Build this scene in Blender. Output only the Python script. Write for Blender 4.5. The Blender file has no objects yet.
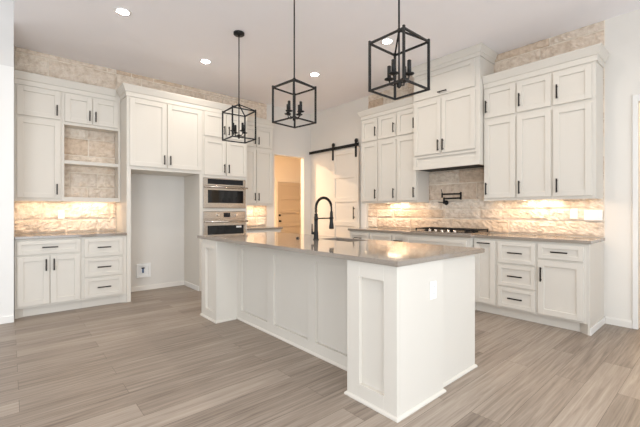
import bpy, bmesh, math, random
from mathutils import Vector, Matrix, noise

sc = bpy.context.scene
COL = sc.collection
rnd = random.Random(7)

# ------------------------------------------------------------------ camera, world, lights, exposure
H_CAM = 1.21
ANG = math.radians(49)          # angle between view direction and the +X axis
cam_d = bpy.data.cameras.new('camera')
cam = bpy.data.objects.new('camera', cam_d); COL.objects.link(cam)
cam.location = (0, 0, H_CAM)
cam.rotation_euler = (math.radians(90), 0, ANG - math.radians(90))
cam_d.sensor_width = 36.0
cam_d.lens = 36.0 * 357.0 / 640.0
cam_d.shift_y = -2.5 / 640.0
cam_d.clip_start = 0.05
sc.camera = cam

world = bpy.data.worlds.new('sky'); sc.world = world
world.use_nodes = True
bgn = world.node_tree.nodes['Background']
bgn.inputs[0].default_value = (0.75, 0.87, 1.0, 1)
bgn.inputs[1].default_value = 0.9

sc.view_settings.view_transform = 'Standard'
sc.view_settings.look = 'None'
sc.view_settings.gamma = 1.0
sc.view_settings.exposure = 0.76
sc.view_settings.use_curve_mapping = False
sc.cycles.use_denoising = True
sc.cycles.max_bounces = 10
sc.cycles.diffuse_bounces = 6
sc.cycles.sample_clamp_indirect = 8.0

def area(name, loc, rot, sx, sy, power, color, spread=180):
    l = bpy.data.lights.new(name, 'AREA'); l.shape = 'RECTANGLE'
    l.size = sx; l.size_y = sy; l.energy = power; l.color = color; l.spread = math.radians(spread)
    o = bpy.data.objects.new(name, l); COL.objects.link(o)
    o.location = loc; o.rotation_euler = rot
    return o

YSOUTH = -1.6                   # wall of tall windows behind the camera
DAY = (0.90, 0.955, 1.0)
WARM = (1.0, 0.76, 0.55)
SOUTH_WINDOWS = [(-3.2, -1.2), (-0.7, 1.5), (1.9, 4.1)]      # x ranges in the wall behind the camera
WEST_WINDOWS = [(-1.2, 0.8), (1.6, 3.6)]                    # y ranges in the far living room wall
for (x0, x1), pw in zip(SOUTH_WINDOWS, (92, 36, 14)):
    area('window_daylight', ((x0 + x1) / 2, YSOUTH - 0.02, 1.4), (math.radians(90), 0, 0), x1 - x0, 2.5, pw, DAY)
for y0, y1 in WEST_WINDOWS:
    area('window_daylight', (-5.02, (y0 + y1) / 2, 1.5), (math.radians(90), 0, math.radians(-90)), y1 - y0, 2.4, 4, DAY)

DOWNLIGHTS_AND_FILL = [(0.88, 4.11), (2.03, 4.73), (3.46, 4.10), (3.45, 2.73), (0.88, 2.60), (3.45, 1.20), (0.88, 1.00), (2.2, -0.4)]  # later entries are out-of-view fill lamps added for light, with no fixture
for x, y in DOWNLIGHTS_AND_FILL:
    l = bpy.data.lights.new('downlight_and_fill_lamp', 'AREA'); l.shape = 'DISK'; l.size = 0.11
    l.energy = 4.5; l.color = (1.0, 0.90, 0.78); l.spread = math.radians(160)
    o = bpy.data.objects.new('downlight_and_fill_lamp', l); COL.objects.link(o); o.location = (x, y, 3.255)

# ------------------------------------------------------------------ materials
def new_mat(name):
    m = bpy.data.materials.new(name); m.use_nodes = True
    nt = m.node_tree
    return m, nt, nt.nodes['Principled BSDF'], nt.nodes, nt.links

def paint(name, col, rough=0.45, var=0.015, bump=0.0, scale=60, spec=0.4):
    m, nt, b, N, L = new_mat(name)
    tc = N.new('ShaderNodeTexCoord'); no = N.new('ShaderNodeTexNoise')
    no.inputs['Scale'].default_value = 3.0; no.inputs['Detail'].default_value = 3
    L.new(tc.outputs['Object'], no.inputs['Vector'])
    mx = N.new('ShaderNodeMix'); mx.data_type = 'RGBA'
    mx.inputs[6].default_value = tuple(max(0, c * (1 - var)) for c in col) + (1,)
    mx.inputs[7].default_value = tuple(min(1, c * (1 + var)) for c in col) + (1,)
    L.new(no.outputs['Fac'], mx.inputs[0]); L.new(mx.outputs[2], b.inputs['Base Color'])
    b.inputs['Roughness'].default_value = rough
    b.inputs['Specular IOR Level'].default_value = spec
    if bump:
        n2 = N.new('ShaderNodeTexNoise'); n2.inputs['Scale'].default_value = scale; n2.inputs['Detail'].default_value = 4
        L.new(tc.outputs['Object'], n2.inputs['Vector'])
        bp = N.new('ShaderNodeBump'); bp.inputs['Strength'].default_value = bump; bp.inputs['Distance'].default_value = 0.004
        L.new(n2.outputs['Fac'], bp.inputs['Height']); L.new(bp.outputs['Normal'], b.inputs['Normal'])
    return m

def metal(name, col, rough=0.3, metallic=1.0, brushed=True):
    m, nt, b, N, L = new_mat(name)
    b.inputs['Base Color'].default_value = col + (1,)
    b.inputs['Metallic'].default_value = metallic
    tc = N.new('ShaderNodeTexCoord'); mp = N.new('ShaderNodeMapping'); mp.inputs['Scale'].default_value = (4, 4, 260)
    no = N.new('ShaderNodeTexNoise'); no.inputs['Scale'].default_value = 3
    L.new(tc.outputs['Object'], mp.inputs[0]); L.new(mp.outputs[0], no.inputs['Vector'])
    mr = N.new('ShaderNodeMapRange'); mr.inputs[3].default_value = rough * 0.8; mr.inputs[4].default_value = rough * 1.2
    L.new(no.outputs['Fac'], mr.inputs[0]); L.new(mr.outputs[0], b.inputs['Roughness'])
    return m

def emit(name, col, strength):
    m, nt, b, N, L = new_mat(name)
    b.inputs['Base Color'].default_value = col + (1,)
    b.inputs['Emission Color'].default_value = col + (1,)
    b.inputs['Emission Strength'].default_value = strength
    return m

CREAM = paint('cream_cabinet_paint', (0.67, 0.628, 0.562), 0.42)
WHITE = paint('white_trim_paint', (0.82, 0.80, 0.765), 0.4)
WALL = paint('warm_white_wall_paint', (0.79, 0.75, 0.69), 0.85, bump=0.08, scale=140)
WALLL = paint('warm_grey_wall_paint', (0.72, 0.685, 0.635), 0.85, bump=0.08, scale=140)
WALLG = paint('greige_wall_paint', (0.70, 0.68, 0.65), 0.85, bump=0.08, scale=140)
CEIL = paint('ceiling_paint', (0.93, 0.905, 0.915), 0.9, bump=0.08, scale=120)
BLACK = metal('matte_black_iron', (0.008, 0.0075, 0.007), 0.5, 0.3)
BRONZE = metal('dark_bronze_pull', (0.022, 0.018, 0.016), 0.42, 0.6)
STEEL = metal('brushed_stainless', (0.60, 0.54, 0.48), 0.22)
CHROME = metal('polished_steel_knob', (0.8, 0.77, 0.73), 0.15)
GLASSB = paint('black_oven_glass', (0.005, 0.005, 0.006), 0.05, spec=0.5)
DISPLAY = paint('black_display_panel', (0.010, 0.011, 0.014), 0.12, spec=0.3)
PLASTIC = paint('white_plastic', (0.84, 0.83, 0.81), 0.35)
DARK = paint('dark_shadow_gap', (0.03, 0.028, 0.025), 0.7)  # plain near-black colour of the valve lever, vent insert and outlet slots
BLUE = paint('blue_valve_plastic', (0.03, 0.09, 0.22), 0.4)
HALLW = paint('hall_wall_paint', (0.84, 0.77, 0.67), 0.85)
HALLD = paint('beige_door_paint', (0.57, 0.48, 0.37), 0.5)
DOORW = paint('barn_door_paint', (0.80, 0.74, 0.66), 0.45)
WOODRAW = paint('raw_wood_edge', (0.55, 0.40, 0.26), 0.6)
LENS = emit('downlight_lens_glow', (1.0, 0.97, 0.92), 30)
LEDM = emit('warm_led_strip_glow', (1.0, 0.78, 0.52), 5)

def quartz():
    m, nt, b, N, L = new_mat('taupe_quartz')
    tc = N.new('ShaderNodeTexCoord')
    n1 = N.new('ShaderNodeTexNoise'); n1.inputs['Scale'].default_value = 90; n1.inputs['Detail'].default_value = 6
    n2 = N.new('ShaderNodeTexNoise'); n2.inputs['Scale'].default_value = 2.5; n2.inputs['Detail'].default_value = 4
    L.new(tc.outputs['Object'], n1.inputs['Vector']); L.new(tc.outputs['Object'], n2.inputs['Vector'])
    ad = N.new('ShaderNodeMath'); ad.operation = 'ADD'
    L.new(n1.outputs['Fac'], ad.inputs[0]); L.new(n2.outputs['Fac'], ad.inputs[1])
    mr = N.new('ShaderNodeMapRange'); mr.inputs[1].default_value = 0.7; mr.inputs[2].default_value = 1.3
    L.new(ad.outputs[0], mr.inputs[0])
    cr = N.new('ShaderNodeValToRGB')
    cr.color_ramp.elements[0].color = (0.23, 0.192, 0.158, 1); cr.color_ramp.elements[1].color = (0.32, 0.275, 0.23, 1)
    L.new(mr.outputs[0], cr.inputs[0]); L.new(cr.outputs[0], b.inputs['Base Color'])
    b.inputs['Roughness'].default_value = 0.07
    b.inputs['Specular IOR Level'].default_value = 0.75
    return m
QUARTZ = quartz()

def floor_mat():
    m, nt, b, N, L = new_mat('grey_brown_plank_floor')
    tc = N.new('ShaderNodeTexCoord')
    br = N.new('ShaderNodeTexBrick')
    br.offset = 0.37; br.offset_frequency = 2; br.squash = 1.0
    br.inputs['Color1'].default_value = (0, 0, 0, 1); br.inputs['Color2'].default_value = (1, 1, 1, 1)
    br.inputs['Mortar'].default_value = (0.5, 0.5, 0.5, 1)
    br.inputs['Scale'].default_value = 1.0
    br.inputs['Mortar Size'].default_value = 0.0012
    br.inputs['Mortar Smooth'].default_value = 0.2
    br.inputs['Bias'].default_value = 0.0
    br.inputs['Brick Width'].default_value = 1.5
    br.inputs['Row Height'].default_value = 0.178
    sh = N.new('ShaderNodeMapping'); sh.inputs['Location'].default_value = (20.4, 17.84, 0)
    L.new(tc.outputs['Object'], sh.inputs[0]); L.new(sh.outputs[0], br.inputs['Vector'])
    # per plank shift of the grain
    sc_ = N.new('ShaderNodeVectorMath'); sc_.operation = 'SCALE'; sc_.inputs[3].default_value = 37.0
    L.new(br.outputs['Color'], sc_.inputs[0])
    ad = N.new('ShaderNodeVectorMath'); ad.operation = 'ADD'
    L.new(tc.outputs['Object'], ad.inputs[0]); L.new(sc_.outputs[0], ad.inputs[1])
    mp = N.new('ShaderNodeMapping'); mp.inputs['Scale'].default_value = (1.1, 27, 1)
    L.new(ad.outputs[0], mp.inputs[0])
    g = N.new('ShaderNodeTexNoise'); g.inputs['Scale'].default_value = 1.6; g.inputs['Detail'].default_value = 7; g.inputs['Roughness'].default_value = 0.62
    g.inputs['Distortion'].default_value = 0.6
    L.new(mp.outputs[0], g.inputs['Vector'])
    mx = N.new('ShaderNodeMath'); mx.operation = 'MULTIPLY_ADD'; mx.inputs[1].default_value = 0.20
    L.new(br.outputs['Color'], mx.inputs[0])
    m2 = N.new('ShaderNodeMath'); m2.operation = 'MULTIPLY'; m2.inputs[1].default_value = 1.02
    L.new(g.outputs['Fac'], m2.inputs[0]); L.new(m2.outputs[0], mx.inputs[2])
    cr = N.new('ShaderNodeValToRGB')
    e = cr.color_ramp.elements
    e[0].position = 0.28; e[0].color = (0.125, 0.095, 0.072, 1)
    e[1].position = 0.90; e[1].color = (0.42, 0.352, 0.29, 1)
    x = e.new(0.55); x.color = (0.262, 0.21, 0.168, 1)
    L.new(mx.outputs[0], cr.inputs[0])
    mm = N.new('ShaderNodeMix'); mm.data_type = 'RGBA'; mm.inputs[7].default_value = (0.10, 0.075, 0.055, 1)
    L.new(br.outputs['Fac'], mm.inputs[0]); L.new(cr.outputs[0], mm.inputs[6])
    L.new(mm.outputs[2], b.inputs['Base Color'])
    b.inputs['Roughness'].default_value = 0.42
    b.inputs['Specular IOR Level'].default_value = 0.4
    bp = N.new('ShaderNodeBump'); bp.inputs['Strength'].default_value = 0.12; bp.inputs['Distance'].default_value = 0.003
    L.new(g.outputs['Fac'], bp.inputs['Height']); L.new(bp.outputs['Normal'], b.inputs['Normal'])
    return m
FLOORM = floor_mat()

def stone_mat():
    m, nt, b, N, L = new_mat('split_limestone')
    tc = N.new('ShaderNodeTexCoord'); ge = N.new('ShaderNodeNewGeometry')
    n1 = N.new('ShaderNodeTexNoise'); n1.inputs['Scale'].default_value = 16; n1.inputs['Detail'].default_value = 8; n1.inputs['Roughness'].default_value = 0.65
    L.new(tc.outputs['Object'], n1.inputs['Vector'])
    cr = N.new('ShaderNodeValToRGB'); e = cr.color_ramp.elements
    e[0].position = 0.0; e[0].color = (0.67, 0.53, 0.40, 1)
    e[1].position = 1.0; e[1].color = (0.70, 0.59, 0.48, 1)
    for p, c in ((0.2, (0.75, 0.62, 0.50, 1)), (0.4, (0.82, 0.71, 0.59, 1)), (0.6, (0.74, 0.64, 0.54, 1)), (0.8, (0.85, 0.76, 0.65, 1))):
        k = e.new(p); k.color = c
    L.new(ge.outputs['Random Per Island'], cr.inputs[0])
    c2 = N.new('ShaderNodeValToRGB'); q = c2.color_ramp.elements
    q[0].position = 0.34; q[0].color = (0.70, 0.63, 0.56, 1); q[1].position = 0.58; q[1].color = (1, 1, 1, 1)
    L.new(n1.outputs['Fac'], c2.inputs[0])
    mu = N.new('ShaderNodeMix'); mu.data_type = 'RGBA'; mu.blend_type = 'MULTIPLY'; mu.inputs[0].default_value = 0.75
    L.new(cr.outputs[0], mu.inputs[6]); L.new(c2.outputs[0], mu.inputs[7])
    L.new(mu.outputs[2], b.inputs['Base Color'])
    b.inputs['Roughness'].default_value = 0.85
    n3 = N.new('ShaderNodeTexNoise'); n3.inputs['Scale'].default_value = 45; n3.inputs['Detail'].default_value = 8
    L.new(tc.outputs['Object'], n3.inputs['Vector'])
    bp = N.new('ShaderNodeBump'); bp.inputs['Strength'].default_value = 0.8; bp.inputs['Distance'].default_value = 0.012
    L.new(n3.outputs['Fac'], bp.inputs['Height']); L.new(bp.outputs['Normal'], b.inputs['Normal'])
    return m
STONE = stone_mat()
MORTAR = paint('pale_mortar', (0.84, 0.76, 0.65), 0.9, var=0.08, bump=0.4, scale=80)

# ------------------------------------------------------------------ mesh helpers
class MB:
    """collects shapes; orient 'A' = coords given as (x, y, z); 'B' = coords given as (u=y, n=x, z)"""
    def __init__(s, orient='A'):
        s.bm = bmesh.new(); s.o = orient
    def P(s, u, n, z):
        return Vector((u, n, z)) if s.o == 'A' else Vector((n, u, z))
    def box(s, u0, u1, n0, n1, z0, z1, bev=0.0):
        t = bmesh.new()
        vs = [t.verts.new(s.P(u, n, z)) for u in (u0, u1) for n in (n0, n1) for z in (z0, z1)]
        for f in ((0, 1, 3, 2), (4, 6, 7, 5), (0, 4, 5, 1), (2, 3, 7, 6), (0, 2, 6, 4), (1, 5, 7, 3)):
            t.faces.new([vs[i] for i in f])
        s._merge(t, bev)
        return s
    def _merge(s, t, bev=0.0, seg=1):
        bmesh.ops.recalc_face_normals(t, faces=t.faces)
        if bev:
            bmesh.ops.bevel(t, geom=list(t.edges), offset=bev, segments=seg, affect='EDGES', profile=0.5)
        me = bpy.data.meshes.new('t'); t.to_mesh(me); t.free()
        s.bm.from_mesh(me); bpy.data.meshes.remove(me)
    def prism(s, pts, z0, z1, bev=0.0, smooth=False):
        """pts = list of (u, n) outline"""
        t = bmesh.new()
        a = [t.verts.new(s.P(u, n, z0)) for u, n in pts]; b = [t.verts.new(s.P(u, n, z1)) for u, n in pts]
        t.faces.new(a); t.faces.new(b[::-1])
        for i in range(len(pts)):
            j = (i + 1) % len(pts); t.faces.new((a[i], a[j], b[j], b[i]))
        s._merge(t, bev)
        return s
    def sweep(s, path, prof):
        """path = [(u, n)] open polyline; prof = [(out, z)] closed outline; out is measured to the right of travel; mitred"""
        t = bmesh.new(); rings = []
        for i, p in enumerate(path):
            p = Vector(p); d0 = d1 = None
            if i > 0: d0 = (p - Vector(path[i - 1])).normalized()
            if i < len(path) - 1: d1 = (Vector(path[i + 1]) - p).normalized()
            if d0 is None: d0 = d1
            if d1 is None: d1 = d0
            n0 = Vector((d0.y, -d0.x)); n1 = Vector((d1.y, -d1.x))
            m = n0 + n1; m = m / (m.dot(n0))
            rings.append([t.verts.new(s.P(p.x + m.x * o, p.y + m.y * o, z)) for o, z in prof])
        k = len(prof)
        for a, b in zip(rings, rings[1:]):
            for i in range(k):
                j = (i + 1) % k; t.faces.new((a[i], a[j], b[j], b[i]))
        t.faces.new(rings[0]); t.faces.new(rings[-1][::-1])
        s._merge(t)
        return s
    def tube(s, pts, r, seg=10, cap=True):
        pts = [s.P(*p) for p in pts]
        t = bmesh.new(); rings = []
        rr = r if isinstance(r, (list, tuple)) else [r] * len(pts)
        up = None
        for i, p in enumerate(pts):
            d = (pts[min(i + 1, len(pts) - 1)] - pts[max(i - 1, 0)]).normalized()
            if up is None:
                up = Vector((0, 0, 1)) if abs(d.z) < 0.9 else Vector((1, 0, 0))
            x = d.cross(up).normalized(); y = x.cross(d).normalized(); up = y
            rings.append([t.verts.new(p + (x * math.cos(2 * math.pi * k / seg) + y * math.sin(2 * math.pi * k / seg)) * rr[i]) for k in range(seg)])
        for a, b in zip(rings, rings[1:]):
            for i in range(seg):
                f = t.faces.new((a[i], a[(i + 1) % seg], b[(i + 1) % seg], b[i])); f.smooth = True
        if cap:
            t.faces.new(rings[0]); t.faces.new(rings[-1][::-1])
        s._merge(t)
        return s
    def bar(s, p0, p1, w):
        """square bar between two world points"""
        a, b = Vector(p0), Vector(p1); d = (b - a).normalized()
        up = Vector((0, 0, 1)) if abs(d.z) < 0.95 else Vector((1, 0, 0))
        x = d.cross(up).normalized() * w / 2; y = x.cross(d).normalized() * w / 2
        t = bmesh.new()
        r0 = [t.verts.new(a + x * i + y * j) for i, j in ((1, 1), (-1, 1), (-1, -1), (1, -1))]
        r1 = [t.verts.new(b + x * i + y * j) for i, j in ((1, 1), (-1, 1), (-1, -1), (1, -1))]
        t.faces.new(r0); t.faces.new(r1[::-1])
        for i in range(4):
            t.faces.new((r0[i], r0[(i + 1) % 4], r1[(i + 1) % 4], r1[i]))
        s._merge(t)
        return s
    def lathe(s, cx, cy, prof, seg=20, axis=None):
        """prof = [(r, z)] about a vertical axis (world); axis 'n' turns it about the wall normal: prof = [(r, n)] with cx=u, cy=z"""
        t = bmesh.new(); rings = []
        for r, z in prof:
            ring = []
            for k in range(seg):
                a = 2 * math.pi * k / seg
                if axis == 'n':
                    ring.append(t.verts.new(s.P(cx + r * math.cos(a), z, cy + r * math.sin(a))))
                else:
                    ring.append(t.verts.new(Vector((cx + r * math.cos(a), cy + r * math.sin(a), z))))
            rings.append(ring)
        for a, b in zip(rings, rings[1:]):
            for i in range(seg):
                f = t.faces.new((a[i], a[(i + 1) % seg], b[(i + 1) % seg], b[i])); f.smooth = True
        t.faces.new(rings[0]); t.faces.new(rings[-1][::-1])
        s._merge(t)
        return s
    def build(s, name, mat, parent=None, loc=None):
        """world-space shapes become ONE mesh; under a parent they are kept relative to the thing's base"""
        base = Vector((0, 0, 0))
        r = parent
        while r is not None:
            base += r.location; r = r.parent
        if loc is not None: base = base + Vector(loc)
        if base.length: bmesh.ops.translate(s.bm, verts=s.bm.verts, vec=-base)
        me = bpy.data.meshes.new(name); s.bm.to_mesh(me); s.bm.free()
        me.materials.append(mat)
        o = bpy.data.objects.new(name, me); COL.objects.link(o)
        if parent: o.parent = parent
        if loc is not None: o.location = loc
        return o

def tag(o, label=None, cat=None, group=None, kind=None):
    if label: o['label'] = label
    if cat: o['category'] = cat
    if group: o['group'] = group
    if kind: o['kind'] = kind
    return o

def thing(name, loc, label, cat, group=None):
    o = bpy.data.objects.new(name, None); o.empty_display_size = 0.1; COL.objects.link(o)
    o.location = loc
    return tag(o, label, cat, group)

def children(o): return [c for c in bpy.data.objects if c.parent == o]
def copy_tree(o, parent=None):
    c = o.copy(); COL.objects.link(c)
    if parent: c.parent = parent
    for ch in children(o): copy_tree(ch, c)
    return c

def struct(mb, name, mat, label=None):
    return tag(mb.build(name, mat), label, None, None, 'structure')

# ------------------------------------------------------------------ the setting
YA, XB = 5.88, 4.85            # planes of the left wall (facing -y) and the right wall (facing -x)
ZC = 3.27
struct(MB().box(-5.0, 7.2, -1.7, 8.4, -0.1, 0.0), 'floor', FLOORM)
struct(MB().box(0.036, 7.2, -1.7, 5.98, ZC, 4.3), 'ceiling', CEIL)
struct(MB().box(-5.0, 0.034, -1.7, 5.98, 4.2, 4.3), 'ceiling_living', CEIL)

w = MB()
w.box(0.036, 3.925, YA, YA + 0.1, 0, ZC); w.box(4.68, 7.0, YA, YA + 0.1, 0, ZC); w.box(3.925, 4.68, YA, YA + 0.1, 2.345, ZC)
struct(w, 'wall_left', WALLL)
w = MB()
w.box(XB, XB + 0.1, 5.10, YA, 0, ZC); w.box(XB, XB + 0.1, 0.62, 4.50, 0, ZC); w.box(XB, XB + 0.1, 4.50, 5.10, 2.31, ZC)
w.box(XB, XB + 0.1, -0.35, 0.62, 2.33, ZC); w.box(XB, XB + 0.1, -1.6, -0.35, 0, ZC)
struct(w, 'wall_right', WALL)
# wall end beside the left cabinets: white casing below, painted wall above
struct(MB().box(-1.6, 0.034, 5.145, 5.98, 0, 4.2), 'wall_pier', WALLG)
struct(MB().box(-1.6, 0.0345, 5.125, 5.1449, 0.075, 2.777), 'trim_1', WHITE)
struct(MB().box(-1.6, 0.036, 5.11, 5.1449, 0, 0.075, 0.003), 'baseboard_pier', WHITE)
struct(MB().box(-5.0, -1.6, 5.145, 5.98, 0, 4.2), 'wall_living', WALLG)

def holed_wall(o, u0, u1, n0, n1, z1, holes, hz0, hz1):
    w = MB(o); u = u0
    for a, b in holes:
        w.box(u, a, n0, n1, 0, z1); w.box(a, b, n0, n1, 0, hz0); w.box(a, b, n0, n1, hz1, z1); u = b
    w.box(u, u1, n0, n1, 0, z1)
    return w
struct(holed_wall('A', -5.0, 7.0, YSOUTH - 0.1, YSOUTH, 4.2, SOUTH_WINDOWS, 0.12, 2.68), 'wall_back', WALLG)
struct(holed_wall('B', -1.6, 5.145, -5.1, -5.0, 4.2, WEST_WINDOWS, 0.3, 2.7), 'wall_west', WALLG)

# hall seen through the doorway in the left wall
struct(MB().box(3.2, 5.58, 8.2, 8.3, 0, 2.75).box(6.475, 7.1, 8.2, 8.3, 0, 2.75).box(5.58, 6.475, 8.2, 8.3, 2.02, 2.75), 'wall_hall', HALLW)
struct(MB().box(3.1, 3.2, 5.98, 8.3, 0, 2.75), 'wall_hall_left', HALLW)
struct(MB().box(7.1, 7.2, 5.98, 8.3, 0, 2.75), 'wall_hall_right', HALLW)
struct(MB().box(3.1, 7.2, 5.98, 8.3, 2.75, 2.85), 'ceiling_hall', HALLW)
area('hall_lamp', (3.62, 6.85, 2.70), (0, 0, 0), 0.12, 0.12, 52, (1.0, 0.72, 0.46))
# pantry behind the barn door and room behind the right doorway
struct(MB().box(6.9, 7.0, 3.9, 5.88, 0, 3.2), 'wall_pantry', WALL)
struct(MB().box(4.95, 7.0, 3.8, 3.9, 0, 3.2), 'wall_pantry_right', WALL)
struct(MB().box(6.6, 6.7, -1.2, 2.2, 0, 3.2), 'wall_side_room', HALLW)
struct(MB().box(4.95, 6.6, 2.1, 2.2, 0, 3.2), 'wall_side_room_left', HALLW)
area('side_room_lamp', (5.8, 0.6, 3.1), (0, 0, 0), 0.4, 0.4, 30, (1.0, 0.78, 0.5))

# trims and baseboards
def casing(o, u0, u1, ztop, n, wd=0.075, th=0.018):
    m = MB(o)
    m.box(u0 - wd, u0, n - th, n, 0, ztop + wd, 0.003); m.box(u1, u1 + wd, n - th, n, 0, ztop + wd, 0.003)
    m.box(u0 - 0.0, u1, n - th, n, ztop, ztop + wd, 0.003)
    return m
m = MB('A'); m.box(3.905, 3.925, YA - 0.001, YA + 0.101, 0, 2.345); m.box(4.66, 4.68, YA - 0.001, YA + 0.101, 0, 2.345); m.box(3.925, 4.66, YA - 0.001, YA + 0.101, 2.325, 2.345)
struct(m, 'trim_2', WALL)
m = MB('B'); m.box(0.62, 0.664, XB - 0.018, XB, 0, 2.40, 0.003); m.box(-0.35, 0.62, XB - 0.018, XB, 2.33, 2.40, 0.003); m.box(-0.42, -0.35, XB - 0.018, XB, 0, 2.40, 0.003)
struct(m, 'trim_3', WHITE)
BASEP = [(0, 0), (0.016, 0), (0.016, 0.062), (0.008, 0.076), (0, 0.076)]
struct(MB('A').sweep([(XB - 0.0005, 0.885), (XB - 0.0005, 0.665)], BASEP), 'baseboard_right', WALL)
struct(MB('A').box(1.222, 2.158, YA - 0.016, YA - 0.0005, 0, 0.072, 0.003), 'baseboard_left', WALL)
m = MB('B'); m.box(4.30, 4.42, XB - 0.018, XB, 0, 2.9, 0.003)
struct(m, 'trim_4', WHITE)

# stone cladding
def stone_wall(name, o, regions, n, seed, th=0.03):
    """regions = [(u0, u1, z0, z1)]; courses share heights; block fronts are rough split faces"""
    r = random.Random(seed)
    mo = MB(o)
    for u0, u1, z0, z1 in regions: mo.box(u0, u1, n - 0.006, n - 0.0004, z0, z1)
    zs = [0.90]
    while zs[-1] < 3.27: zs.append(zs[-1] + r.choice((0.135, 0.165, 0.2, 0.2, 0.235)))
    b = MB(o)
    for za, zb in zip(zs, zs[1:]):
        u = min(q[0] for q in regions) - r.random() * 0.5
        umax = max(q[1] for q in regions)
        while u < umax:
            ln = r.choice((0.35, 0.5, 0.65, 0.8, 1.0)) * (0.85 + 0.3 * r.random())
            for u0, u1, z0, z1 in regions:
                a0, a1 = max(u, u0) + 0.007, min(u + ln, u1) - 0.007
                c0, c1 = max(za, z0) + 0.007, min(zb, z1) - 0.007
                if a1 - a0 < 0.05 or c1 - c0 < 0.03: continue
                out = th * (0.75 + 0.45 * r.random())
                nu = max(2, int((a1 - a0) / 0.025)); nz = max(2, int((c1 - c0) / 0.02))
                t = bmesh.new(); g = []
                off = r.random() * 50
                for i in range(nu + 1):
                    row = []
                    for j in range(nz + 1):
                        uu = a0 + (a1 - a0) * i / nu; zz = c0 + (c1 - c0) * j / nz
                        edge = i in (0, nu) or j in (0, nz)
                        d = noise.noise(Vector((uu * 9 + off, zz * 12, off))) * 0.012 + noise.noise(Vector((uu * 30, zz * 34 + off, 3))) * 0.012
                        d = out + d - (0.010 if edge else 0)
                        if edge:
                            uu += noise.noise(Vector((zz * 20, off, 1))) * 0.003; zz += noise.noise(Vector((uu * 14, off, 2))) * 0.003
                        row.append(t.verts.new(b.P(uu, n - max(0.008, d), zz)))
                    g.append(row)
                for i in range(nu):
                    for j in range(nz):
                        t.faces.new((g[i][j], g[i + 1][j], g[i + 1][j + 1], g[i][j + 1]))
                rim = [g[i][0] for i in range(nu + 1)] + [g[nu][j] for j in range(1, nz + 1)] + [g[i][nz] for i in range(nu - 1, -1, -1)] + [g[0][j] for j in range(nz - 1, 0, -1)]
                back = []
                for v in rim:
                    c = v.co.copy()
                    if o == 'A': c.y = n - 0.004
                    else: c.x = n - 0.004
                    back.append(t.verts.new(c))
                for i in range(len(rim)):
                    k = (i + 1) % len(rim); t.faces.new((rim[i], back[i], back[k], rim[k]))
                bmesh.ops.recalc_face_normals(t, faces=t.faces)
                # open back: make sure fronts look into the room
                f = t.faces[:][0]
                axis = 1 if o == 'A' else 0
                if f.normal[axis] > 0: bmesh.ops.reverse_faces(t, faces=t.faces)
                me = bpy.data.meshes.new('t'); t.to_mesh(me); t.free(); b.bm.from_mesh(me); bpy.data.meshes.remove(me)
            u += ln
    s = struct(b, name, STONE)
    k = mo.build('mortar', MORTAR); k.parent = s; k['kind'] = 'structure'
    return s
for reg in ((0.04, 1.168, 0.923, 3.268), (1.168, 3.74, 2.89, 3.268), (2.98, 3.74, 0.923, 2.89)):
    stone_wall('wall_left_stone', 'A', [reg], YA, 11)
stone_wall('wall_right_stone', 'B', [(0.89, 4.25, 0.923, 3.268)], XB, 23)

# ------------------------------------------------------------------ cabinet parts
def pull(o, parent, kind, uc, zc, n, ln=0.135, mat=None):
    """bar pull with two posts; n = front of the door"""
    m = MB(o); r = 0.0068; out = n - 0.030
    if kind == 'v':
        m.box(uc - r, uc + r, out - r, out + r, zc - ln / 2, zc + ln / 2, 0.0015)
        for s in (-1, 1): m.box(uc - 0.004, uc + 0.004, out + r, n + 0.0005, zc + s * ln * 0.38 - 0.004, zc + s * ln * 0.38 + 0.004)
    else:
        m.box(uc - ln / 2, uc + ln / 2, out - r, out + r, zc - r, zc + r, 0.0015)
        for s in (-1, 1): m.box(uc + s * ln * 0.38 - 0.004, uc + s * ln * 0.38 + 0.004, out + r, n + 0.0005, zc - 0.004, zc + 0.004)
    return m.build('handle', mat or BRONZE, parent)

def shaker(o, u0, u1, z0, z1, nf, fr=0.058, th=0.02, rec=0.013, rb=None):
    """framed front with a recessed flat panel; nf = plane of the cabinet face behind it"""
    m = MB(o); f = nf - th; bk = nf - 0.0004
    m.box(u0, u0 + fr, f, bk, z0, z1, 0.0016); m.box(u1 - fr, u1, f, bk, z0, z1, 0.0016)
    m.box(u0 + fr, u1 - fr, f, bk, z1 - fr, z1, 0.0016); m.box(u0 + fr, u1 - fr, f, bk, z0, z0 + (rb or fr), 0.0016)
    m.box(u0 + fr - 0.001, u1 - fr + 0.001, f + rec, bk, z0 + fr - 0.001, z1 - fr + 0.001)
    return m

LIP = 0.032
def upper_box(m, u0, u1, nf, nb, z0, z1):
    m.box(u0, u1, nf, nb, z0 + LIP, z1); m.box(u0, u1, nf, nf + 0.02, z0, z0 + LIP)
    m.box(u0, u0 + 0.008, nf + 0.02, nb, z0, z0 + LIP); m.box(u1 - 0.008, u1, nf + 0.02, nb, z0, z0 + LIP)

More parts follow.
